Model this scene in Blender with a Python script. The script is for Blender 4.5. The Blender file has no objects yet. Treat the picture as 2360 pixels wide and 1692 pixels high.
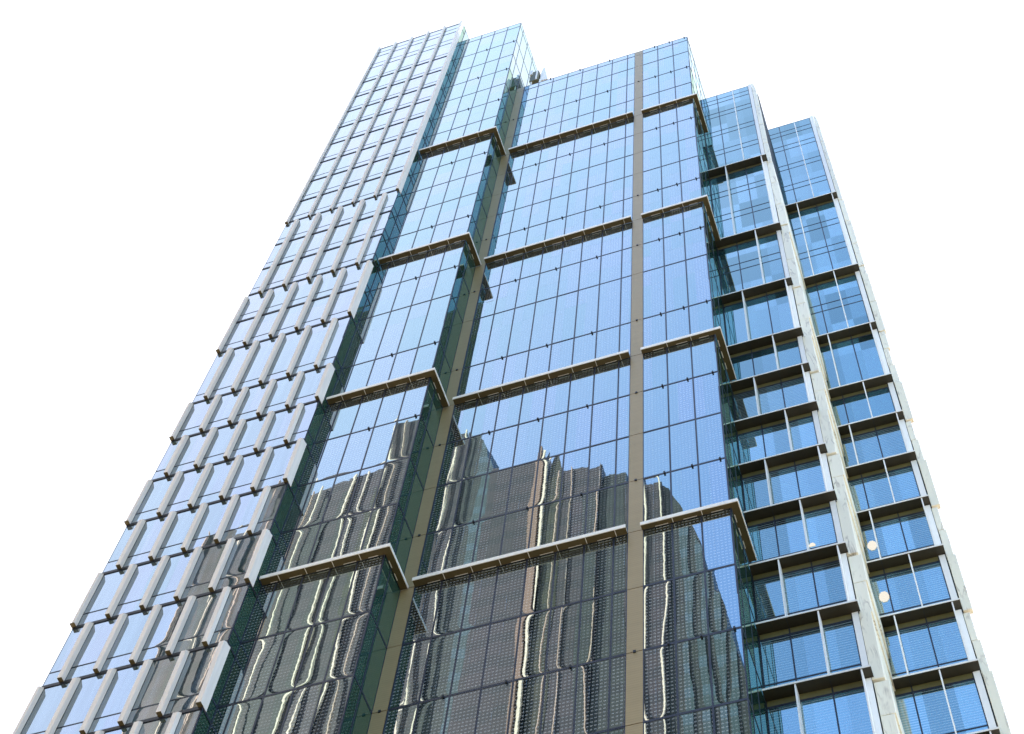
import bpy, bmesh, math, random
from mathutils import Vector, Matrix
random.seed(7)
S = bpy.context.scene
COL = S.collection

# ------------------------------------------------------------------ camera
cam_d = bpy.data.cameras.new("camera")
cam = bpy.data.objects.new("camera", cam_d); COL.objects.link(cam)
cam_d.sensor_width = 36.0; cam_d.lens = 36.0 * 3852.67 / 2360.0
cam_d.clip_start = 0.1; cam_d.clip_end = 4000
R0, R1, R2 = ((0.9446755, 0.32047434, 0.0698884), (-0.25958557, 0.86070074, -0.43796069), (-0.20050816, 0.39558871, 0.89627342))
cam.matrix_world = Matrix(((R0[0], -R1[0], -R2[0], 0), (R0[1], -R1[1], -R2[1], 0), (R0[2], -R1[2], -R2[2], 0), (0, 0, 0, 1)))
S.camera = cam
S.cycles.denoising_prefilter = 'NONE'   # keeps the fine printed dots

# ------------------------------------------------------------------ light, sky, exposure
SUN_DIR = Vector((-0.66, 0.50, 0.58)).normalized()
elev = math.asin(SUN_DIR.z); azim = math.atan2(SUN_DIR.x, SUN_DIR.y)
sd = bpy.data.lights.new("sun", 'SUN'); sd.energy = 2.4; sd.angle = math.radians(0.5); sd.color = (1.0, 0.93, 0.82)
so = bpy.data.objects.new("sun", sd); COL.objects.link(so)
so.rotation_euler = SUN_DIR.to_track_quat('Z', 'Y').to_euler()
W = bpy.data.worlds.new("World"); S.world = W; W.use_nodes = True
nt = W.node_tree; N = nt.nodes; L = nt.links
bg = N["Background"]; bg.inputs[1].default_value = 0.15
sky = N.new('ShaderNodeTexSky'); sky.sky_type = 'NISHITA'; sky.sun_disc = False
sky.sun_elevation = elev; sky.sun_rotation = azim; sky.air_density = 1.0; sky.dust_density = 0.6; sky.ozone_density = 3.0
tc = N.new('ShaderNodeTexCoord'); sep = N.new('ShaderNodeSeparateXYZ')
L.new(tc.outputs['Generated'], sep.inputs[0])
# a bright cloud bank fills the half of the sky behind the tower, thinning out overhead
# (brightest round the sun, which stands behind the tower to the left)
ax = N.new('ShaderNodeVectorMath'); ax.operation = 'DOT_PRODUCT'; ax.inputs[1].default_value = (-0.7, 1.0, 0.0)
L.new(tc.outputs['Generated'], ax.inputs[0])
cl = N.new('ShaderNodeTexNoise'); cl.inputs['Scale'].default_value = 2.6; cl.inputs['Detail'].default_value = 5
L.new(tc.outputs['Generated'], cl.inputs['Vector'])
wob = N.new('ShaderNodeMath'); wob.operation = 'MULTIPLY_ADD'; wob.inputs[1].default_value = 0.16; wob.inputs[2].default_value = -0.08
L.new(cl.outputs['Fac'], wob.inputs[0])
ta = N.new('ShaderNodeMath'); ta.operation = 'ADD'; L.new(ax.outputs['Value'], ta.inputs[0]); L.new(wob.outputs[0], ta.inputs[1])
mr = N.new('ShaderNodeMapRange'); mr.interpolation_type = 'SMOOTHSTEP'
mr.inputs[1].default_value = -0.55; mr.inputs[2].default_value = 0.09; mr.inputs[3].default_value = 0.0; mr.inputs[4].default_value = 1.0
L.new(ta.outputs[0], mr.inputs[0])
m2 = N.new('ShaderNodeMapRange'); m2.interpolation_type = 'SMOOTHSTEP'
m2.inputs[1].default_value = -0.06; m2.inputs[2].default_value = 0.20; m2.inputs[3].default_value = 0.0; m2.inputs[4].default_value = 1.0
L.new(ax.outputs['Value'], m2.inputs[0])
cloud = N.new('ShaderNodeMix'); cloud.data_type = 'RGBA'; L.new(m2.outputs[0], cloud.inputs[0])
cloud.inputs[6].default_value = (1.96, 2.16, 2.52, 1); cloud.inputs[7].default_value = (1.72, 1.80, 2.0, 1)
mix = N.new('ShaderNodeMix'); mix.data_type = 'RGBA'
L.new(mr.outputs[0], mix.inputs[0])
gain = N.new('ShaderNodeVectorMath'); gain.operation = 'MULTIPLY'; gain.inputs[1].default_value = (0.98, 1.07, 1.14)
L.new(sky.outputs[0], gain.inputs[0])
L.new(gain.outputs[0], mix.inputs[6]); L.new(cloud.outputs[2], mix.inputs[7])
L.new(mix.outputs[2], bg.inputs[0])
S.view_settings.view_transform = 'Standard'; S.view_settings.look = 'None'
S.view_settings.exposure = 2.6; S.view_settings.gamma = 1.0

# ------------------------------------------------------------------ materials
def new_mat(name):
    m = bpy.data.materials.new(name); m.use_nodes = True
    m.node_tree.nodes.clear()
    return m, m.node_tree.nodes, m.node_tree.links
def node(N, t, **kw):
    n = N.new(t)
    for k, v in kw.items(): setattr(n, k, v)
    return n
def math_n(N, L, op, a, b=None, c=None):
    n = N.new('ShaderNodeMath'); n.operation = op
    for i, v in enumerate((a, b, c)):
        if v is None: continue
        if hasattr(v, 'is_linked') or hasattr(v, 'links'): L.new(v, n.inputs[i])
        else: n.inputs[i].default_value = v
    return n.outputs[0]
def plain(name, col, rough=0.5, metal=0.0, var=0.08, scale=3.0, streak=False, spec=0.5):
    m, N, L = new_mat(name)
    out = N.new('ShaderNodeOutputMaterial'); b = N.new('ShaderNodeBsdfPrincipled')
    L.new(b.outputs[0], out.inputs[0])
    g = N.new('ShaderNodeNewGeometry'); mp = N.new('ShaderNodeMapping')
    L.new(g.outputs['Position'], mp.inputs[0])
    mp.inputs['Scale'].default_value = (3, 3, 0.25) if streak else (1, 1, 1)
    n = N.new('ShaderNodeTexNoise'); n.inputs['Scale'].default_value = scale; n.inputs['Detail'].default_value = 5
    L.new(mp.outputs[0], n.inputs['Vector'])
    r = N.new('ShaderNodeValToRGB')
    r.color_ramp.elements[0].position = 0.3; r.color_ramp.elements[1].position = 0.72
    r.color_ramp.elements[0].color = tuple(c * (1 - var) for c in col) + (1,)
    r.color_ramp.elements[1].color = tuple(min(1, c * (1 + var)) for c in col) + (1,)
    L.new(n.outputs['Fac'], r.inputs[0]); L.new(r.outputs[0], b.inputs['Base Color'])
    b.inputs['Roughness'].default_value = rough; b.inputs['Metallic'].default_value = metal
    b.inputs['Specular IOR Level'].default_value = spec
    return m

def glass_mat(name, body, f0=0.5, frit=0.0, blinds=0.0, warp=1.0, streaks=0.0, spread=(0.7, 1.35), dim=1.0, tint=(0.93, 0.97, 1.0)):
    """reflective office glazing: coated pane over a dim room, with float-glass waviness and a printed dot pattern"""
    m, N, L = new_mat(name)
    out = N.new('ShaderNodeOutputMaterial'); ms = N.new('ShaderNodeMixShader'); L.new(ms.outputs[0], out.inputs[0])
    g = N.new('ShaderNodeNewGeometry'); pos = g.outputs['Position']
    sp = N.new('ShaderNodeSeparateXYZ'); L.new(pos, sp.inputs[0])
    # one random shade per pane
    cx = math_n(N, L, 'FLOOR', math_n(N, L, 'DIVIDE', math_n(N, L, 'ADD', sp.outputs['X'], 20.1), 1.18))
    cz = math_n(N, L, 'FLOOR', math_n(N, L, 'DIVIDE', math_n(N, L, 'SUBTRACT', sp.outputs['Z'], 0.24), 4.0))
    cb = N.new('ShaderNodeCombineXYZ'); L.new(cx, cb.inputs[0]); L.new(cz, cb.inputs[1])
    wn = N.new('ShaderNodeTexWhiteNoise'); L.new(cb.outputs[0], wn.inputs['Vector'])
    base = N.new('ShaderNodeMix'); base.data_type = 'RGBA'
    L.new(wn.outputs['Value'], base.inputs[0])
    base.inputs[6].default_value = tuple(c * spread[0] for c in body) + (1,)
    base.inputs[7].default_value = tuple(c * spread[1] for c in body) + (1,)
    colour = base.outputs[2]
    if frit > 0:
        u = math_n(N, L, 'FRACT', math_n(N, L, 'DIVIDE', math_n(N, L, 'ADD', sp.outputs['X'], sp.outputs['Y']), 0.1475))
        v = math_n(N, L, 'FRACT', math_n(N, L, 'DIVIDE', sp.outputs['Z'], 0.2))
        du = math_n(N, L, 'LESS_THAN', u, 0.60); dv = math_n(N, L, 'LESS_THAN', v, 0.36)
        dots = math_n(N, L, 'MULTIPLY', du, dv)
        # printed rows are broken up pane by pane
        amt = math_n(N, L, 'MULTIPLY_ADD', wn.outputs['Value'], 0.5, 0.55)
        k = math_n(N, L, 'MULTIPLY', dots, math_n(N, L, 'MULTIPLY', amt, frit))
        fm = N.new('ShaderNodeMix'); fm.data_type = 'RGBA'; L.new(k, fm.inputs[0]); L.new(colour, fm.inputs[6])
        fm.inputs[7].default_value = (0.28, 0.29, 0.285, 1); colour = fm.outputs[2]
    if blinds > 0:
        v = math_n(N, L, 'FRACT', math_n(N, L, 'DIVIDE', sp.outputs['Z'], 0.145))
        dv = math_n(N, L, 'MULTIPLY', math_n(N, L, 'LESS_THAN', v, 0.4), blinds)
        # slats hang behind the lower windows only
        lo = math_n(N, L, 'LESS_THAN', sp.outputs['Z'], 72.0)
        dv = math_n(N, L, 'MULTIPLY', dv, lo)
        fm = N.new('ShaderNodeMix'); fm.data_type = 'RGBA'; L.new(dv, fm.inputs[0]); L.new(colour, fm.inputs[6])
        fm.inputs[7].default_value = (0.34, 0.38, 0.40, 1); colour = fm.outputs[2]
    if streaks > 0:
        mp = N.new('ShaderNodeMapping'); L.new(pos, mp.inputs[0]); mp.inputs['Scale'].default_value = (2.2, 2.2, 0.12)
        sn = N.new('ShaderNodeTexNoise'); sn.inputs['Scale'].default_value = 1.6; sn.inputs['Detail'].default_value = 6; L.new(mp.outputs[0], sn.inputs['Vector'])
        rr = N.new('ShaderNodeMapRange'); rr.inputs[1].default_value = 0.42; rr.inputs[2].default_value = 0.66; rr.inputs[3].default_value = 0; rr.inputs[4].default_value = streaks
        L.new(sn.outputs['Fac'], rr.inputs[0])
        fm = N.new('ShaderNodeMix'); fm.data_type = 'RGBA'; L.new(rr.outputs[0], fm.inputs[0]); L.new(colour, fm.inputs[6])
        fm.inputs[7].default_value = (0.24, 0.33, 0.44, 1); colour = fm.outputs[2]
    d = N.new('ShaderNodeBsdfDiffuse'); L.new(colour, d.inputs[0])
    gl = N.new('ShaderNodeBsdfGlossy'); gl.inputs['Roughness'].default_value = 0.008
    tm = N.new('ShaderNodeMix'); tm.data_type = 'RGBA'; L.new(wn.outputs['Value'], tm.inputs[0])
    tm.inputs[6].default_value = (tint[0] * 0.90 * dim, tint[1] * 1.0 * dim, tint[2] * 0.98 * dim, 1); tm.inputs[7].default_value = (tint[0] * 0.98, tint[1] * 0.985, tint[2] * 1.03, 1)
    L.new(tm.outputs[2], gl.inputs[0])
    # waviness of the sheet: long bows plus finer ripple (about a millimetre deep)
    off = N.new('ShaderNodeVectorMath'); off.operation = 'MULTIPLY_ADD'
    L.new(wn.outputs['Color'], off.inputs[0]); off.inputs[1].default_value = (37, 37, 37); L.new(pos, off.inputs[2])
    mp2 = N.new('ShaderNodeMapping'); L.new(off.outputs[0], mp2.inputs[0]); mp2.inputs['Scale'].default_value = (1.0, 1.0, 0.45)
    n1 = N.new('ShaderNodeTexNoise'); n1.inputs['Scale'].default_value = 0.55; n1.inputs['Detail'].default_value = 0.0
    n2 = N.new('ShaderNodeTexNoise'); n2.inputs['Scale'].default_value = 2.6; n2.inputs['Detail'].default_value = 1.0
    L.new(mp2.outputs[0], n1.inputs['Vector']); L.new(off.outputs[0], n2.inputs['Vector'])
    # panes bow hardest where they are clamped, along their upper and lower edges
    fz = math_n(N, L, 'FRACT', math_n(N, L, 'DIVIDE', math_n(N, L, 'SUBTRACT', sp.outputs['Z'], 0.2), 4.0))
    gz = math_n(N, L, 'POWER', math_n(N, L, 'ABSOLUTE', math_n(N, L, 'MULTIPLY_ADD', fz, 2.0, -1.0)), 14.0)
    n1s = math_n(N, L, 'MULTIPLY', math_n(N, L, 'SUBTRACT', n1.outputs['Fac'], 0.5), math_n(N, L, 'MULTIPLY_ADD', gz, 1.1, 0.9))
    h = math_n(N, L, 'MULTIPLY_ADD', n2.outputs['Fac'], 0.022, n1s)
    bp = N.new('ShaderNodeBump'); bp.inputs['Strength'].default_value = 1.0; bp.inputs['Distance'].default_value = 0.0075 * warp
    L.new(h, bp.inputs['Height']); L.new(bp.outputs[0], gl.inputs['Normal'])
    lw = N.new('ShaderNodeLayerWeight'); lw.inputs[0].default_value = 0.5
    f5 = math_n(N, L, 'POWER', lw.outputs['Facing'], 5.0)
    fac = math_n(N, L, 'MULTIPLY_ADD', f5, 1.0 - f0, f0)
    L.new(fac, ms.inputs[0]); L.new(d.outputs[0], ms.inputs[1]); L.new(gl.outputs[0], ms.inputs[2])
    return m

M = {}
M['curtain'] = glass_mat('curtain_glass', (0.009, 0.015, 0.017), f0=0.345, frit=0.85, tint=(0.87, 0.965, 0.97))
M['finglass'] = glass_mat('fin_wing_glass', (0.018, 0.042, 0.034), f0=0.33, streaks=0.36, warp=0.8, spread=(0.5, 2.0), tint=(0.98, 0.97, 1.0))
M['office'] = glass_mat('office_glass', (0.028, 0.085, 0.105), f0=0.33, blinds=0.5, warp=0.35, spread=(0.3, 2.2), dim=0.74, tint=(0.84, 1.0, 0.97))
M['side'] = glass_mat('side_glass', (0.007, 0.036, 0.025), f0=0.20, frit=0.2, warp=0.25, tint=(0.74, 0.90, 0.72))
M['frame'] = plain('dark_frame', (0.012, 0.014, 0.026), 0.45)
M['bolt'] = plain('black_steel', (0.006, 0.006, 0.008), 0.5)
M['stone'] = plain('pale_fin_stone', (0.82, 0.70, 0.59), 0.6, var=0.07, scale=2.0, streak=True)
M['white'] = plain('white_metal', (0.90, 0.83, 0.75), 0.4, var=0.03)
M['alu'] = plain('aluminium_fascia', (0.84, 0.77, 0.67), 0.35, metal=0.05, var=0.06)
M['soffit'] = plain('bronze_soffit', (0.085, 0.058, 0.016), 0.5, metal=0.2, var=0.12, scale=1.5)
M['shade'] = plain('brown_sunshade', (0.030, 0.023, 0.010), 0.55, var=0.10, scale=1.5)
M['olive'] = plain('olive_header', (0.13, 0.108, 0.036), 0.5, var=0.06)
M['core'] = plain('dark_core', (0.02, 0.022, 0.024), 0.8)
M['roof'] = plain('roof_grey', (0.30, 0.30, 0.30), 0.8)
M['paving'] = plain('plaza_paving', (0.38, 0.33, 0.255), 0.8, var=0.15, scale=0.6)

def column_mat():
    m, N, L = new_mat('ribbed_beige_metal')
    out = N.new('ShaderNodeOutputMaterial'); b = N.new('ShaderNodeBsdfPrincipled'); L.new(b.outputs[0], out.inputs[0])
    g = N.new('ShaderNodeNewGeometry'); sp = N.new('ShaderNodeSeparateXYZ'); L.new(g.outputs['Position'], sp.inputs[0])
    v = math_n(N, L, 'FRACT', math_n(N, L, 'DIVIDE', sp.outputs['Z'], 0.13))
    ln = math_n(N, L, 'LESS_THAN', v, 0.28)
    mp = N.new('ShaderNodeMapping'); L.new(g.outputs['Position'], mp.inputs[0]); mp.inputs['Scale'].default_value = (0.3, 0.3, 2.0)
    n = N.new('ShaderNodeTexNoise'); n.inputs['Scale'].default_value = 2.0; n.inputs['Detail'].default_value = 4; L.new(mp.outputs[0], n.inputs['Vector'])
    k = math_n(N, L, 'MULTIPLY_ADD', ln, 0.35, math_n(N, L, 'MULTIPLY', n.outputs['Fac'], 0.7))
    r = N.new('ShaderNodeMix'); r.data_type = 'RGBA'; L.new(k, r.inputs[0])
    r.inputs[6].default_value = (0.385, 0.275, 0.13, 1); r.inputs[7].default_value = (0.275, 0.195, 0.09, 1)
    L.new(r.outputs[2], b.inputs['Base Color']); b.inputs['Roughness'].default_value = 0.45; b.inputs['Metallic'].default_value = 0.25
    return m
M['column'] = column_mat()

def marble_mat():
    m, N, L = new_mat('veined_cream_marble')
    out = N.new('ShaderNodeOutputMaterial'); b = N.new('ShaderNodeBsdfPrincipled'); L.new(b.outputs[0], out.inputs[0])
    oi = N.new('ShaderNodeObjectInfo'); g = N.new('ShaderNodeNewGeometry')
    off = N.new('ShaderNodeVectorMath'); off.operation = 'ADD'
    cb = N.new('ShaderNodeCombineXYZ'); s = math_n(N, L, 'MULTIPLY', oi.outputs['Random'], 60.0); L.new(s, cb.inputs[0]); L.new(s, cb.inputs[2])
    L.new(g.outputs['Position'], off.inputs[0]); L.new(cb.outputs[0], off.inputs[1])
    mp = N.new('ShaderNodeMapping'); mp.inputs['Rotation'].default_value = (0, math.radians(35), 0); mp.inputs['Scale'].default_value = (2.2, 1.0, 0.35)
    L.new(off.outputs[0], mp.inputs[0])
    n = N.new('ShaderNodeTexNoise'); n.inputs['Scale'].default_value = 1.4; n.inputs['Detail'].default_value = 6; n.inputs['Distortion'].default_value = 0.6
    L.new(mp.outputs[0], n.inputs['Vector'])
    a = math_n(N, L, 'ABSOLUTE', math_n(N, L, 'SUBTRACT', n.outputs['Fac'], 0.5))
    vein = N.new('ShaderNodeMapRange'); vein.inputs[1].default_value = 0.0; vein.inputs[2].default_value = 0.045; vein.inputs[3].default_value = 0.9; vein.inputs[4].default_value = 0.0
    L.new(a, vein.inputs[0])
    n2 = N.new('ShaderNodeTexNoise'); n2.inputs['Scale'].default_value = 0.9; n2.inputs['Detail'].default_value = 3; L.new(off.outputs[0], n2.inputs['Vector'])
    bm = N.new('ShaderNodeMix'); bm.data_type = 'RGBA'; L.new(n2.outputs['Fac'], bm.inputs[0])
    bm.inputs[6].default_value = (0.90, 0.79, 0.58, 1); bm.inputs[7].default_value = (0.95, 0.84, 0.63, 1)
    vm = N.new('ShaderNodeMix'); vm.data_type = 'RGBA'
    # veins fade in and out across the slab
    f = N.new('ShaderNodeMapRange'); f.inputs[1].default_value = 0.45; f.inputs[2].default_value = 0.7; L.new(n2.outputs['Fac'], f.inputs[0])
    L.new(math_n(N, L, 'MULTIPLY', vein.outputs[0], f.outputs[0]), vm.inputs[0]); L.new(bm.outputs[2], vm.inputs[6]); vm.inputs[7].default_value = (0.36, 0.25, 0.15, 1)
    L.new(vm.outputs[2], b.inputs['Base Color']); b.inputs['Roughness'].default_value = 0.35
    return m
M['marble'] = marble_mat()

def emit_mat():
    m, N, L = new_mat('lit_lamp'); out = N.new('ShaderNodeOutputMaterial'); e = N.new('ShaderNodeEmission')
    e.inputs[0].default_value = (1.0, 0.93, 0.80, 1); e.inputs[1].default_value = 0.165; L.new(e.outputs[0], out.inputs[0]); return m
M['lamp'] = emit_mat()

# ------------------------------------------------------------------ mesh helpers
def box_into(bm, x0, x1, y0, y1, z0, z1, mi=0):
    vs = [bm.verts.new((x, y, z)) for z in (z0, z1) for y in (y0, y1) for x in (x0, x1)]
    for q in ((0, 2, 3, 1), (4, 5, 7, 6), (0, 1, 5, 4), (2, 6, 7, 3), (0, 4, 6, 2), (1, 3, 7, 5)):
        f = bm.faces.new([vs[i] for i in q]); f.material_index = mi
def mesh_from(name, boxes, mats, bevel=0.0):
    bm = bmesh.new()
    for b in boxes: box_into(bm, *b)
    if bevel: bmesh.ops.bevel(bm, geom=bm.edges[:], offset=bevel, segments=1, affect='EDGES')
    me = bpy.data.meshes.new(name); bm.to_mesh(me); bm.free()
    for m in mats: me.materials.append(m)
    return me
def link(name, me, parent=None, loc=(0, 0, 0), rot=(0, 0, 0)):
    o = bpy.data.objects.new(name, me); COL.objects.link(o)
    if parent is not None: o.parent = parent
    o.location = loc; o.rotation_euler = rot
    return o
def boxes_obj(name, boxes, mat, parent=None, bevel=0.0):
    """boxes in world space, object origin at the centre of the first"""
    b = boxes[0]; c = Vector(((b[0] + b[1]) / 2, (b[2] + b[3]) / 2, (b[4] + b[5]) / 2))
    loc = [(q[0] - c.x, q[1] - c.x, q[2] - c.y, q[3] - c.y, q[4] - c.z, q[5] - c.z) + tuple(q[6:]) for q in boxes]
    mats = mat if isinstance(mat, (list, tuple)) else [mat]
    return link(name, mesh_from(name, loc, mats, bevel), parent, c)
def thing(name, label, cat, loc, group=None):
    o = bpy.data.objects.new(name, None); COL.objects.link(o); o.location = loc; o.empty_display_size = 1
    o['label'] = label; o['category'] = cat
    if group: o['group'] = group
    return o

def px(p):
    v = Vector(p); c = [sum(r[i] * v[i] for i in range(3)) for r in (R0, R1, R2)]
    if c[2] <= 0: return None
    return 3852.67 * c[0] / c[2] + 1180, 3852.67 * c[1] / c[2] + 846
def area(pts):
    q = [px(p) for p in pts]
    if any(k is None for k in q): return 0
    mxx = sum(k[0] for k in q) / 4; myy = sum(k[1] for k in q) / 4
    a = abs(sum(q[i][0] * q[(i + 1) % 4][1] - q[(i + 1) % 4][0] * q[i][1] for i in range(4))) / 2
    if not (-40 < mxx < 2400 and -40 < myy < 1732): a *= 1e-3
    return a

# ------------------------------------------------------------------ the tower
GROUND = -1.6
tower = thing('glass_tower', 'stepped glass office tower with pale stone fins, bronze canopies and marble edged right wings', 'office tower', (-16, 33, GROUND))
T = Vector(tower.location)
class Local:
    pass
def P(name, boxes, mat, parent=tower, bevel=0.0):
    o = boxes_obj(name, boxes, mat, None, bevel)
    o.parent = parent
    par = Vector((0, 0, 0)); q = parent
    while q is not None: par += Vector(q.location); q = q.parent
    o.location = Vector(o.location) - par
    return o

mesh_cache = {}
def pane_meshes(w, h, mat, fv, fh, header):
    key = (round(w, 3), round(h, 3), mat, fv, fh, header)
    if key not in mesh_cache:
        hw, hh = w / 2, h / 2
        pane = mesh_from('pane', [(-hw + fv * .6, hw - fv * .6, 0, 0.03, -hh + fh * .6, hh - fh * .6)], [M[mat]])
        fb = [(-hw, -hw + fv, -0.012, 0.06, -hh, hh), (hw - fv, hw, -0.012, 0.06, -hh, hh),
              (-hw + fv, hw - fv, -0.012, 0.06, -hh, -hh + fh), (-hw + fv, hw - fv, -0.012, 0.06, hh - fh, hh)]
        if header:
            fb[3] = (-hw + fv, hw - fv, -0.012, 0.06, hh - header - 0.11, hh - header)
            fb.append((-hw + fv, hw - fv, -0.006, 0.06, hh - header, hh, 1))
        mesh_cache[key] = (pane, mesh_from('frame', fb, [M['frame'], M['olive']]))
    return mesh_cache[key]

queue = {}
def pane(kind, axis, a0, a1, z0, z1, plane, mat, fv=0.035, fh=0.055, header=0.0):
    """axis 'y': pane in the plane Y=plane facing -Y, a is X.  axis 'x': pane in X=plane facing +X, a is Y."""
    if axis == 'y': pts = [(a0, plane, z0), (a1, plane, z0), (a1, plane, z1), (a0, plane, z1)]
    else: pts = [(plane, a0, z0), (plane, a1, z0), (plane, a1, z1), (plane, a0, z1)]
    tilt = (random.gauss(0, .0012), random.gauss(0, .0009))
    queue.setdefault(kind, []).append((area(pts), axis, a0, a1, z0, z1, plane, mat, fv, fh, header, tilt))
def flush_panes():
    for kind, lst in queue.items():
        lst.sort(key=lambda t: -t[0])
        rest = bmesh.new(); mats = []; nrest = 0
        for i, (ar, axis, a0, a1, z0, z1, plane, mat, fv, fh, header, tilt) in enumerate(lst):
            pm, fm = pane_meshes(a1 - a0, z1 - z0, mat, fv, fh, header)
            if axis == 'y': loc = Vector(((a0 + a1) / 2, plane, (z0 + z1) / 2)); rot = Matrix.Rotation(tilt[0], 4, 'Z') @ Matrix.Rotation(tilt[1], 4, 'X')
            else: loc = Vector((plane, (a0 + a1) / 2, (z0 + z1) / 2)); rot = Matrix.Rotation(math.pi / 2 + tilt[0], 4, 'Z') @ Matrix.Rotation(tilt[1], 4, 'X')
            if i < 100:
                o = link(kind, pm, tower, loc - T); o.rotation_euler = rot.to_euler()
                link('frame', fm, o)
            else:
                nrest += 1
                for me in (pm, fm):
                    t = bmesh.new(); t.from_mesh(me); t.transform(Matrix.Translation(loc - T) @ rot)
                    ix = []
                    for m in me.materials:
                        if m not in mats: mats.append(m)
                        ix.append(mats.index(m))
                    for f in t.faces: f.material_index = ix[f.material_index]
                    tmp = bpy.data.meshes.new('tmp'); t.to_mesh(tmp); t.free(); rest.from_mesh(tmp); bpy.data.meshes.remove(tmp)
        if nrest:
            me = bpy.data.meshes.new(kind + '_wall'); rest.to_mesh(me)
            for m in mats: me.materials.append(m)
            o = link({'curtain_panel': 'curtain_wall', 'fin_window': 'fin_wing_glazing', 'spandrel_panel': 'spandrel_band', 'office_window': 'office_glazing', 'side_panel': 'side_glazing'}[kind], me, tower)
            o['kind'] = 'stuff'
        rest.free()

YA, YB, YC, YE, YF = 30.45, 31.21, 33.0, 36.03, 39.80
XA0, XA1, XI, XD, XE1 = -33.40, -25.49, -20.11, -6.39, -2.88
GRID = [32.2 + 4 * i for i in range(12)] + [82.22, 86.24, 90.22, 94.2, 98.17, 102.08, 106.0, 110.0, 113.98, 118.03, 122.04]   # floor lines: 32.2 .. 76.2, 82.22 ..
BX = [XA1, -24.81, -23.63, -22.45, -21.28, XI]
CX = [-19.50, -18.30, -17.11, -15.92, -14.71, -13.52, -12.33, -11.12, -10.53]
DX = [-9.93, -8.745, -7.57, XD]
CANZ = (110.0, 90.1, 72.12, 56.15)

# cores, roofs and podium
P('wall', [(XA0 + .05, XA1 - .05, YA + .08, 46, GROUND, 143.6)], M['core'])
P('wall', [(XA1 - .04, XI - .05, YB + .08, 35.8, GROUND, 139.9)], M['core'])
P('wall', [(XI - .04, XD - .05, YC + .08, 46, GROUND, 126.05)], M['core'])
P('wall', [(XD - .04, -2.66, YE + .08, 46, GROUND, 119.1)], M['core'])
P('wall', [(-2.65, 1.0, YF + .08, 46, GROUND, 119.5)], M['core'])
P('wall', [(1.0, 1.15, YF + .23, 40.4, GROUND, 117.6)], M['core'])
for (x0, x1, y0, y1, z) in ((XA0 + .02, XA1 - .02, YA + .02, 46, 143.6), (XA1 + .0, XI - .02, YB + .02, 35.8, 139.9), (XI + .0, XD - .02, YC + .02, 46, 126.05), (XD + .0, -2.64, YE + .02, 46, 119.1), (-2.62, 1.02, YF + .02, 46, 119.5)):
    P('roof', [(x0, x1, y0, y1, z + .003, z + .09)], M['roof'])
P('podium_glazing', [(XA0, XA1, YA, YA + .06, GROUND, 32.15), (XA1 + .01, XI, YB, YB + .06, GROUND, 32.15), (XI + .01, XD, YC, YC + .06, GROUND, 32.15), (XD + .01, -2.64, YE, YE + .06, GROUND, 32.15), (-2.63, 1.03, YF, YF + .06, GROUND, 32.15)], M['curtain'])

def rows(zs):
    return list(zip(zs[:-1], zs[1:]))
# left bay
zB = GRID + [126.1, 130.07, 134.24, 138.79, 139.98]
for z0, z1 in rows(zB):
    for x0, x1 in rows(BX): pane('curtain_panel', 'y', x0, x1, z0, z1, YB, 'curtain')
# centre and right bays
zC = GRID + [125.14, 126.15]
for z0, z1 in rows(zC):
    for x0, x1 in rows(CX) + rows(DX): pane('curtain_panel', 'y', x0, x1, z0, z1, YC, 'curtain')
# returns facing right
for z0, z1 in rows(GRID + [126.1, 130.07, 134.24, 138.79, 139.98]):
    for y0, y1 in ((YB, 31.88), (31.88, YC)): pane('side_panel', 'x', y0, y1, z0, z1, XI, 'side' if z0 < 126 else 'curtain')
for z0, z1 in rows([126.2, 130.07, 134.24, 138.79, 139.98]):
    for y0, y1 in ((YC, 34.34), (34.34, 35.8)): pane('side_panel', 'x', y0, y1, z0, z1, XI, 'curtain')
for z0, z1 in rows(zC):
    for y0, y1 in ((YC, 33.55), (33.55, 34.8), (34.8, YE)): pane('side_panel', 'x', y0, y1, z0, z1, XD, 'side' if z0 < 118 else 'curtain')
for z0, z1 in rows([119.3, 122.04, 125.14, 126.15]): pane('side_panel', 'x', YE, 38.2, z0, z1, XD, 'curtain')
zA = GRID + [126.02, 130.0, 134.07, 138.52, 142.15, 143.68]
for z0, z1 in rows(zA):
    pane('side_panel', 'x', YA, YB, z0, z1, XA1, 'side')
pane('side_panel', 'x', YB, 36.0, 140.0, 143.68, XA1, 'curtain')

# fin wing on the left
AX0 = [XA0, -31.72, -30.17, -28.62, -27.08, XA1]
AX1 = [XA0, -32.45, -30.93, -29.40, -27.86, -26.33, XA1]
def fin_axis(z):
    if z > 100.5: return AX0
    if z > 88.5: return AX1
    if z > 81: return AX0
    if z > 75: return AX1
    return AX0 if int(round((75.25 - z) / 4.0 - .5)) % 2 == 0 else AX1
for z0, z1 in rows(zA):
    thick = z1 < 137
    zs = z1 - 0.92 if thick else z1
    for x0, x1 in rows(fin_axis(z1 - 2.2)):
        pane('fin_window', 'y', x0, x1, z0, zs - (.11 if thick else 0), YA, 'finglass', .012, .03)
    for x0, x1 in rows(fin_axis(z1 - .4)):
        if thick: pane('spandrel_panel', 'y', x0, x1, zs + .07, z1, YA, 'finglass', .012, .03)
    if thick:
        P('transom', [(XA0, XA1 + .015, YA - .035, YA + .05, zs - .11, zs + .07)], M['bolt'])
        P('transom', [(XA1 - .0, XA1 + .02, YA + .06, YB - .02, zs - .09, zs + .05)], M['bolt'])
    else:
        P('transom', [(XA0, XA1, YA - .02, YA + .05, z1 - 1.25 if z1 < 143 else z1 - .3, z1 - 1.2 if z1 < 143 else z1 - .25)], M['frame'])

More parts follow.
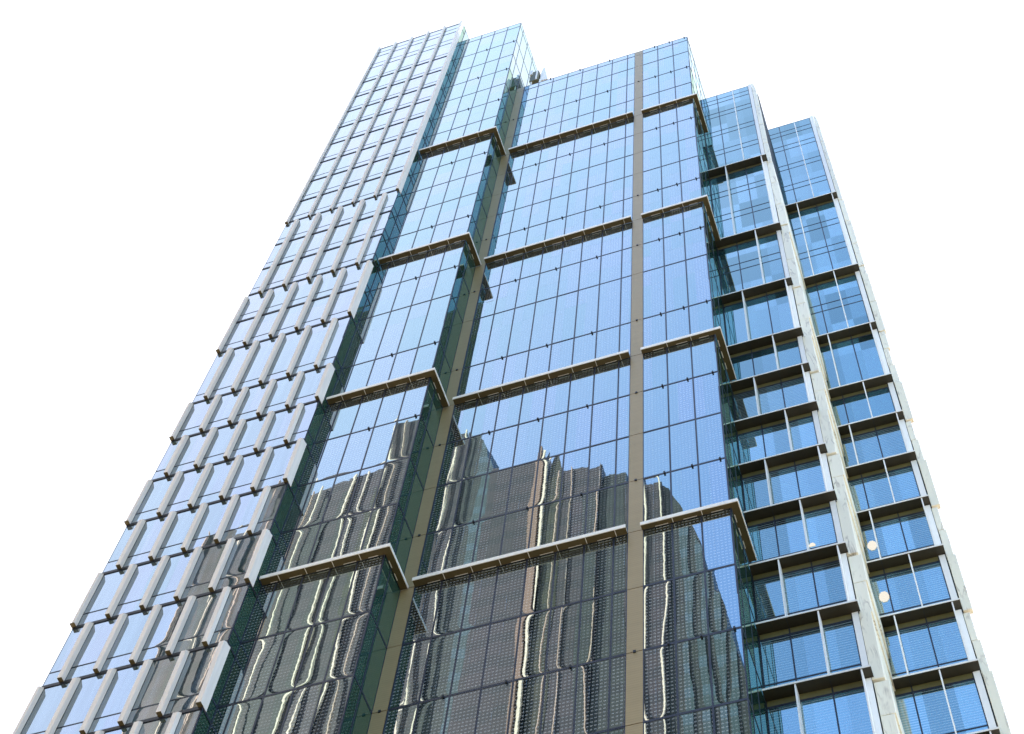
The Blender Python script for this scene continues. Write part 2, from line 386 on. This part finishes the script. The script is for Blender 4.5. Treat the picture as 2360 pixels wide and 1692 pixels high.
P0 = [-25.60 - 1.537 * i for i in range(6)]
P1 = [-26.37 - 1.537 * i for i in range(5)]
runs = [(100.87, 143.75, P0), (88.83, 100.8, P1), (81.33, 88.75, P0), (75.25, 81.25, P1)]
z = 75.25; ph = 0
while z > 33:
    runs.append((z - 4 + (.05 if z > 75 else 0), z - .08, P0 if ph % 2 == 0 else P1)); ph += 1; z = runs[-1][0]
for z0, z1, xs in runs:
    for i, x in enumerate(xs):
        # the fin's outer face leans in slightly at its head, as the cast pieces do
        x0, x1 = x - 0.10, x + 0.10
        y0, y1 = YA - 0.25, YA - 0.02
        if z1 > 140: x0, x1, y0 = x - .075, x + .075, YA - .19
        if xs is P0 and i == 0:
            x0, x1, y1 = XA1 - 0.17, XA1 + 0.035, YA + 0.24
        if xs is P0 and i == 5:
            x0, x1 = XA0 - 0.06, XA0 + 0.16
            y1 = YA + 0.3 if z1 < 90 else y1
        if xs is P0 and i == 5:
            prof = [(x0 + .10, y0), (x1, y0), (x1, YA - .02), (XA0 - .02, YA - .02), (XA0 - .02, y1), (x0, y1), (x0, y0 + .10)]
        elif xs is P0 and i == 0:
            prof = [(x0, y0), (x1, y0), (x1, y1), (XA1 + .012, y1), (XA1 + .012, YA - .02), (x0, YA - .02)]
        else: prof = [(x0, y0), (x1, y0), (x1, y1), (x0, y1)]
        zc = (z0 + z1) / 2
        bm = bmesh.new()
        cut = 0.22 if z1 < 140 else 0.05
        joints = [z0]
        zz = z0 + 4.0
        while zz < z1 - 2.5: joints.append(zz); zz += 4.0
        joints.append(z1)
        for ja, jb in zip(joints[:-1], joints[1:]):
            top = cut if jb == z1 else 0
            a = [bm.verts.new((p[0] - x, p[1] - YA, ja + (.012 if ja != z0 else 0) - zc)) for p in prof]
            b = [bm.verts.new((p[0] - x, p[1] - YA, jb - (top if p[1] < YA - .2 else 0) - zc)) for p in prof]
            n = len(prof)
            bm.faces.new(a[::-1]); bm.faces.new(b)
            for k in range(n): bm.faces.new((a[k], a[(k + 1) % n], b[(k + 1) % n], b[k]))
        me = bpy.data.meshes.new('stone_fin'); bm.to_mesh(me); bm.free(); me.materials.append(M['stone'])
        o = link('stone_fin', me, tower, Vector((x, YA, zc)) - T)
        # bronze-coloured plate under the fin foot, underside shade put into its colour
        cm = mesh_from('foot_shade', [(x0 - x + .006, x1 - x - .006, y0 - YA + .006, min(y1, YA - .02) - YA, z0 - zc - .022, z0 - zc - .001)], [M['soffit']])
        link('foot_shade', cm, o)

# bands of ribbed metal beside the centre bay
for xa, xb in ((XI + .012, -19.51), (-10.53, -9.93)):
    for z0, z1 in rows(zC):
        P('column_panel', [(xa, xb, YC - .014, YC + .06, z0 + .02, z1 - .02)], M['column'])
    for z in (118.03, 94.2, 86.24, 76.2, 68.2, 60.2, 48.2):
        P('anchor_bolt', [((xa + xb) / 2 - .05, (xa + xb) / 2 + .05, YC - .06, YC - .016, z - .06, z + .06)], M['bolt'])
# the small black brackets on the floor lines
for z in (126.15, 118.03, 106.0, 94.2, 86.24, 76.2, 68.2, 60.2, 48.2):
    for xs, every in ((CX[:8], 2), (DX, 1)):
        for i in range(0 if every == 1 else 1, len(xs) - 1, every):
            x = xs[i] + .79 * (xs[i + 1] - xs[i])
            P('anchor_bolt', [(x - .036, x + .036, YC - .09, YC - .013, z - .085, z + .04)], M['bolt'])
for z in (134.24, 126.1, 118.03, 106.0, 94.2, 86.24, 76.2, 68.2):
    for i in (2, 4):
        x = BX[i] + .79 * (BX[i + 1] - BX[i])
        P('anchor_bolt', [(x - .036, x + .036, YB - .09, YB - .013, z - .10, z + .05)], M['bolt'])

# canopies
def canopy(z, x0, x1, yw, proj, joints, ret=None):
    """front run along X, with an optional return run along +Y at the right end; ret = (xw, yend)"""
    bot, top = z - .02, z + .17
    c = P('canopy', [(x0, x1, yw - proj, yw - .03, bot, bot + .08)] + ([(ret[0] + .03, x1, yw - .03, ret[1], bot, bot + .08)] if ret else []), M['soffit'])
    def sub(name, bx, mat): return P(name, bx, mat, c)
    sub('fascia', [(x0 - .01, x1 + .015, yw - proj - .03, yw - proj, bot - .02, top)], M['alu'])
    if ret: sub('fascia', [(x1, x1 + .03, yw - proj, ret[1], bot - .02, top - .06)], M['alu'])
    sub('top_plate', [(x0, x1, yw - proj, yw - .03, bot + .09, bot + .12)], M['alu'])
    for x in joints:
        sub('joint_strip', [(x - .012, x + .012, yw - proj + .0, yw - .04, bot - .012, bot - .002)], M['alu'])
    # light reveal next to the glass, broken at each joint
    xs = [x0 + .15] + list(joints) + [(ret[0] if ret else x1) - .1]
    for a, b in zip(xs[:-1], xs[1:]):
        if b - a > .6: sub('light_strip', [(a + (b - a) * .35, b - (b - a) * .18, yw - .068, yw - .05, bot - .014, bot - .002)], M['alu'])
    if ret:
        y = yw + .3
        while y < ret[1] - .5:
            sub('light_strip', [(ret[0] + .05, ret[0] + .08, y, y + .35, bot - .014, bot - .002)], M['alu']); y += .62
for z in CANZ:
    canopy(z, -25.43, -19.78, YB, .34, [x + .17 for x in BX[1:5]], (XI, YC - .05))
    canopy(z, -19.47, -10.55, YC, .34, [x + .13 for x in CX[1:8]])
    canopy(z, -9.95, -6.06, YC, .26, [x + .06 for x in DX[1:3]], (XD, YE - .48))

# right wings: windows, sunshades, blades
MAIN = [36.75 + 4.0 * i for i in range(11)] + [83.08, 87.1, 91.1, 95.1, 99.1, 103.15, 107.02, 111.03, 115.07, 118.17]
SHADED = [36.75 + 4.0 * i for i in range(11)] + [83.08, 91.1, 103.15]
EXL = [XD + .02, -5.215, -4.02, XE1]
FXL = [-2.68, -1.53, -.38, .762]
parity_base = 0
for wing, (xs, yp, ztop) in enumerate(((EXL, YE, 119.2), (FXL, YF, 119.55))):
    for i, zm in enumerate(MAIN):
        znext = MAIN[i - 1] if i else zm - 4
        shaded = zm in SHADED
        zlow = zm - .87
        for x0, x1 in rows(xs):
            pane('office_window', 'y', x0, x1, znext, zlow - (.03 if shaded else 0), yp, 'office', .03, .045, .32 if shaded else 0)
            pane('spandrel_panel', 'y', x0, x1, zlow + (.03 if shaded else 0), zm, yp, 'office', .03, .03)
    for x0, x1 in rows(xs): pane('spandrel_panel', 'y', x0, x1, MAIN[-1], ztop, yp, 'office', .03, .03)
    # sunshades
    xr = -2.545 if wing == 0 else 1.075
    xl = XD + .012 if wing == 0 else -2.60
    for zm in SHADED:
        zs = zm - .87
        sh = P('sunshade', [(xl, xr, yp - .49, yp - .015, zs - .02, zs + .05)], M['shade'])
        P('lip', [(xl, xr, yp - .505, yp - .49, zs - .022, zs + .07)], M['alu'], sh)
        for x in xs[1:3]: P('joint_strip', [(x - .01, x + .01, yp - .48, yp - .03, zs - .026, zs - .021)], M['frame'], sh)
    tops = sorted(SHADED)
    for k, zm in enumerate(tops):
        z0 = (tops[k - 1] - .87 + .08) if k else zm - .87 - 3.9
        z1 = zm - .87 - .03
        # storey 47.85..43.85 carries the two outer blades, the next one up the middle blade
        idx = k - tops.index(48.75)
        for xb in ((xs[1], xs[3]) if idx % 2 == 0 else (xs[2],)):
            P('white_blade', [(xb - .028, xb + .028, yp - .47, yp - .014, z0, z1)], M['white'])
    P('white_blade', [(xs[2] - .03, xs[2] + .03, yp - .20, yp - .014, tops[-1] - .78, ztop)], M['white'])
    # white end strip beside the glass, one per storey
    xw0, xw1 = (XE1 + .012, -2.64) if wing == 0 else (.775, 1.03)
    zz = [31.9] + [t - .87 for t in tops] + [ztop + .2]
    for a, b in zip(zz[:-1], zz[1:]):
        P('end_strip', [(xw0, xw1, yp - .05, yp + .05, a + .07, b - .05)], M['white'])

# marble edge walls, laid in courses that step sideways
def marble(xl, xr, y0, y1, z0, z1, round_top=False):
    bm = bmesh.new()
    if not round_top: prof = [(xl, z0), (xr, z0), (xr, z1), (xl, z1)]
    else: prof = [(xl, z0), (xr, z0), (xr, z1 - 1.7), (xr - .03, z1 - .9), (xr - .10, z1 - .3), (xr - .2, z1), (xl, z1)]
    cx, cz = (xl + xr) / 2, (z0 + z1) / 2
    a = [bm.verts.new((p[0] - cx, 0, p[1] - cz)) for p in prof]; b = [bm.verts.new((p[0] - cx, y1 - y0, p[1] - cz)) for p in prof]
    bm.faces.new(a[::1]); bm.faces.new(b[::-1])
    for k in range(len(prof)): bm.faces.new((a[k], b[k], b[(k + 1) % len(prof)], a[(k + 1) % len(prof)]))
    bmesh.ops.recalc_face_normals(bm, faces=bm.faces[:])
    bmesh.ops.bevel(bm, geom=bm.edges[:], offset=.012, segments=1, affect='EDGES')
    me = bpy.data.meshes.new('marble_block'); bm.to_mesh(me); bm.free(); me.materials.append(M['marble'])
    link('marble_block', me, tower, Vector((cx, y0, cz)) - T)
courses = []
zb = 31.72
while zb < 79:
    courses += [(zb, zb + 4.0, 0.0), (zb + 4.0, zb + 6.05, .055), (zb + 6.05, zb + 7.9, .115)]; zb += 8.0
courses[-1] = (courses[-1][0], 79.72, .115)
courses += [(79.75, 81.8, .05), (81.83, 85.7, .0), (85.72, 89.62, -.015), (89.66, 90.86, .05), (90.9, 94.3, .035), (94.33, 98.1, -.03), (98.13, 101.84, -.08), (101.88, 105.73, -.12), (105.76, 109.75, -.14), (109.78, 113.66, -.15), (113.69, 117.65, -.165)]
for z0, z1, dx in courses:
    # second wing: courses lean the other way
    dxe = dx; dxf = -dx * 1.25 if dx > 0 else dx * 1.0
    dep = 0.05 if dx > .02 and z0 < 90 else 0.0
    marble((-2.625 if dxe < .02 else -2.595), -2.165 + dxe - .02, YE - .03 + dep, YF - .02, z0 + .012, z1 - .012)
    marble(1.09 + (min(dxf, 0) * .25), 1.455 + dxf, YF - .03 + dep * .8, YF + .22, z0 + .012, z1 - .012)
marble(-2.62, -2.36, YE - .03, YF - .02, 117.66, 119.45, True)
marble(1.06, 1.285, YF - .03, 44.0, 117.66, 119.75, True)
P('wall', [(-2.60, -2.30, YE + .3, YF - .04, GROUND, 117.6)], M['core'])

# round lamps glowing behind the blinds of three offices
def lamp(x, y, z, r, zmin=-9):
    """a round shade cut into strips by the slats in front of it"""
    bxs = []
    n = 9; h = 2 * r * 1.75 / n
    for k in range(n):
        zc = -r * 1.75 + (k + .5) * h
        if zc < zmin: continue
        hw = r * math.sqrt(max(.06, 1 - (zc / (r * 1.75)) ** 2)) * random.uniform(.93, 1.05)
        bxs.append((x - hw, x + hw, y, y + .015, z + zc - h * .34, z + zc + h * .34))
    P('lamp', bxs, M['lamp'])
def on_plane(u, v, yp):
    d = [(u - 1180) / 3852.67, (v - 846) / 3852.67, 1.0]
    r = [R0[i] * d[0] + R1[i] * d[1] + R2[i] * d[2] for i in range(3)]
    return r[0] * yp / r[1], yp, r[2] * yp / r[1]
for u, v, yp, rr, zm in ((2010, 1257, YF - .024, .21, -9), (2037.5, 1375, YF - .024, .21, -9), (1872, 1258, YE - .024, .13, 0.0)):
    q = on_plane(u, v, yp); lamp(q[0], q[1], q[2], rr, zm)

flush_panes()

# ------------------------------------------------------------------ roof plant beside the left bay
unit = thing('cooling_unit', 'small white and steel cooling unit on the roof behind the centre glass', 'roof plant', (-19.2, 34.0, 126.14))
def U(name, boxes, mat, parent=unit):
    o = boxes_obj(name, boxes, mat); o.parent = parent
    o.location = Vector(o.location) - Vector(unit.location) - (Vector(parent.location) if parent is not unit else Vector((0, 0, 0)))
    return o
U('leg', [(-19.5, -19.4, 33.75, 33.85, 126.14, 130.0)], M['alu']); U('leg', [(-18.75, -18.65, 33.75, 33.85, 126.14, 130.0)], M['alu'])
U('housing', [(-19.6, -18.9, 33.7, 34.6, 130.0, 132.5)], M['olive'])
U('duct', [(-19.62, -19.42, 33.6, 34.7, 131.6, 132.75)], M['white']); U('duct', [(-19.08, -18.98, 33.62, 33.7, 130.0, 132.6)], M['white'])
bm = bmesh.new()
pr = [(-18.75, 130.0), (-18.12, 130.0), (-18.35, 132.0), (-18.5, 133.4), (-18.62, 133.7), (-18.72, 133.2), (-18.8, 132.0)]
a = [bm.verts.new((x + 18.5, 0, z - 131)) for x, z in pr]; b = [bm.verts.new((x + 18.5, .5, z - 131)) for x, z in pr]
bm.faces.new(a); bm.faces.new(b[::-1])
for k in range(len(pr)): bm.faces.new((a[k], b[k], b[(k + 1) % len(pr)], a[(k + 1) % len(pr)]))
bmesh.ops.recalc_face_normals(bm, faces=bm.faces[:])
me = bpy.data.meshes.new('cowl'); bm.to_mesh(me); bm.free(); me.materials.append(M['white'])
link('cowl', me, unit, Vector((-18.5, 33.9, 131)) - Vector(unit.location))
U('leg', [(-18.6, -18.5, 34.0, 34.1, 126.14, 130.0)], M['alu'])

# ------------------------------------------------------------------ the towers across the street, mirrored in the lower glass
def facade_mat(name, wall, dark, pitch, frac):
    m, N, L = new_mat(name)
    out = N.new('ShaderNodeOutputMaterial'); b = N.new('ShaderNodeBsdfPrincipled'); L.new(b.outputs[0], out.inputs[0])
    g = N.new('ShaderNodeNewGeometry'); sp = N.new('ShaderNodeSeparateXYZ'); L.new(g.outputs['Position'], sp.inputs[0])
    v = math_n(N, L, 'FRACT', math_n(N, L, 'DIVIDE', sp.outputs['Z'], pitch))
    k = math_n(N, L, 'LESS_THAN', v, frac)
    n = N.new('ShaderNodeTexNoise'); n.inputs['Scale'].default_value = .35; L.new(g.outputs['Position'], n.inputs['Vector'])
    k2 = math_n(N, L, 'MULTIPLY_ADD', n.outputs['Fac'], .3, math_n(N, L, 'MULTIPLY', k, .75))
    r = N.new('ShaderNodeMix'); r.data_type = 'RGBA'; L.new(k2, r.inputs[0])
    r.inputs[6].default_value = wall + (1,); r.inputs[7].default_value = dark + (1,)
    L.new(r.outputs[2], b.inputs['Base Color']); b.inputs['Roughness'].default_value = .5
    return m
MF = {'grey': facade_mat('grey_facade', (.038, .030, .040), (.018, .018, .027), 3.6, .42),
      'dark': facade_mat('dark_facade', (.020, .030, .030), (.010, .016, .020), 3.6, .4),
      'teal': facade_mat('teal_facade', (.030, .060, .070), (.05, .10, .14), 3.6, .4),
      'green': facade_mat('green_facade', (.026, .030, .012), (.010, .015, .010), 3.6, .4),
      'pink': plain('pink_pier', (.24, .15, .11), .6), 'cream': plain('cream_rib', (.90, .80, .64), .5, var=.04),
      'rib': plain('pink_rib', (.60, .46, .36), .5, var=.04)}
YO = -16.0
def prism(name, prof, y0, y1, mat, root):
    bm = bmesh.new(); rl = Vector(root.location)
    a = [bm.verts.new((x - rl.x, y0 - rl.y, z - rl.z)) for x, z in prof]; b = [bm.verts.new((x - rl.x, y1 - rl.y, z - rl.z)) for x, z in prof]
    bm.faces.new(a); bm.faces.new(b[::-1])
    for k in range(len(prof)): bm.faces.new((a[k], b[k], b[(k + 1) % len(prof)], a[(k + 1) % len(prof)]))
    bmesh.ops.recalc_face_normals(bm, faces=bm.faces[:])
    me = bpy.data.meshes.new(name); bm.to_mesh(me); bm.free(); me.materials.append(MF[mat])
    return link(name, me, root)
g0 = GROUND
ribbed = thing('ribbed_tower', 'grey high rise with thin cream ribs, mirrored in the lower glass', 'office tower', (-48, YO, g0))
def slab(x0, x1, zt, mat, y=YO, dep=14, root=ribbed, name='wall'):
    return prism(name, [(x0, g0), (x1, g0), (x1, zt), (x0, zt)], y - dep, y, mat, root)
slab(-72, -66.5, 152, 'grey'); slab(-66.4, -57.1, 160.5, 'grey', YO - .3); slab(-57, -53.5, 160, 'grey')
slab(-53.4, -45.6, 170.5, 'grey', YO - .2); slab(-41.9, -36.75, 160.5, 'grey'); slab(-36.6, -35.85, 161.2, 'pink', YO + .5)
slab(-33.5, -29.2, 155.0, 'grey'); slab(-29.1, -26.6, 153.0, 'dark', YO - .4); slab(-26.5, -24.7, 150, 'grey', YO - .2); slab(-24.6, -22.4, 147, 'grey')
prism('wall', [(-35.2, g0), (-33.6, g0), (-33.6, 155.5), (-34.4, 159.2), (-35.2, 160.5)], YO - 12, YO - .2, 'green', ribbed)
# dark recesses between the ribbed bays
slab(-60.6, -59.4, 158, 'dark', YO - .12, 1.0, name='recess'); slab(-57.6, -56.9, 157, 'dark', YO + .05, .6, name='recess'); slab(-54.0, -53.2, 156, 'green', YO + .04, .6, name='recess'); slab(-64.6, -63.6, 156, 'dark', YO - .1, 1, name='recess')
slab(-31.0, -29.6, 150, 'dark', YO + .05, .6, name='recess'); slab(-69.2, -68.2, 148, 'dark', YO + .05, .6, name='recess'); slab(-50.0, -49.2, 166, 'green', YO + .05, .6, name='recess')
ribs = [(-71.8, .25, 152), (-68.0, .35, 152), (-65.2, .3, 160), (-62.2, .28, 160), (-61.1, .5, 160.5), (-56.7, .45, 160.5), (-55.4, .35, 160), (-53.1, .5, 171), (-51.6, .3, 170.5), (-47.3, .38, 170), (-45.5, .35, 170.3), (-35.55, .7, 160.4), (-33.9, .22, 155), (-32.5, .2, 155), (-29.4, .28, 155), (-25.6, .25, 150), (-24.5, .42, 147), (-22.6, .36, 147.2)]
for x, w, zt in ribs:
    w *= .34 if w < .8 else .6
    slab(x - w / 2, x + w / 2, zt, 'cream' if w > .115 else 'rib', YO + .35, .3, name='rib')
curved = thing('curved_tower', 'dark glass tower with a rounded shoulder, mirrored beside the ribbed one', 'office tower', (-43.7, YO - 2, g0))
prism('wall', [(-45.55, g0), (-41.95, g0), (-41.95, 160.6), (-42.6, 165.9), (-43.3, 168.2), (-44.0, 169.4), (-45.4, 170.9), (-45.55, 170.9)], YO - 14, YO - .5, 'dark', curved)
prism('side_glass', [(-43.2, g0), (-41.9, g0), (-41.9, 160.2), (-42.55, 165.5), (-43.2, 168.0)], YO - .49, YO - .3, 'teal', curved)
stepped = thing('stepped_tower', 'blue green glass tower stepping down to rounded shoulders, mirrored at the right', 'office tower', (-19, YO - 2, g0))
prism('wall', [(-22.35, g0), (-15.9, g0), (-15.9, 113.6), (-16.5, 116.5), (-17.1, 119.6), (-17.3, 124), (-17.8, 126.6), (-18.3, 127.3), (-18.6, 131), (-19.0, 135.2), (-19.7, 138.0), (-20.6, 141.5), (-21.8, 146.0), (-22.35, 146.8)], YO - 14, YO - .3, 'dark', stepped)
for x in (-20.6, -19.2, -18.0, -16.9):
    prism('glass_bay', [(x - .32, g0), (x + .32, g0), (x + .32, {-20.6: 139.5, -19.2: 134, -18.0: 126, -16.9: 117}[x]), (x - .32, {-20.6: 141, -19.2: 136, -18.0: 126.8, -16.9: 120}[x])], YO - .29, YO - .1, 'teal', stepped)

green = thing('green_tower', 'tall dark green office tower across the street, mirrored in the teal side glass', 'office tower', (34, YO - 8, g0))
slab(7.0, 60.0, 212, 'green', YO - 1, 16, green)
for x in range(9, 60, 4): slab(x - .5, x + .5, 211, 'dark', YO - .7, .25, green, 'pier')

# ------------------------------------------------------------------ ground
bm = bmesh.new()
for q in ((-1500, -1500), (1500, -1500), (1500, 1500), (-1500, 1500)): bm.verts.new((q[0], q[1], 0))
bm.faces.new(bm.verts[:])
me = bpy.data.meshes.new('ground'); bm.to_mesh(me); bm.free(); me.materials.append(M['paving'])
gr = link('ground', me, None, (0, 0, GROUND - .004)); gr['kind'] = 'structure'
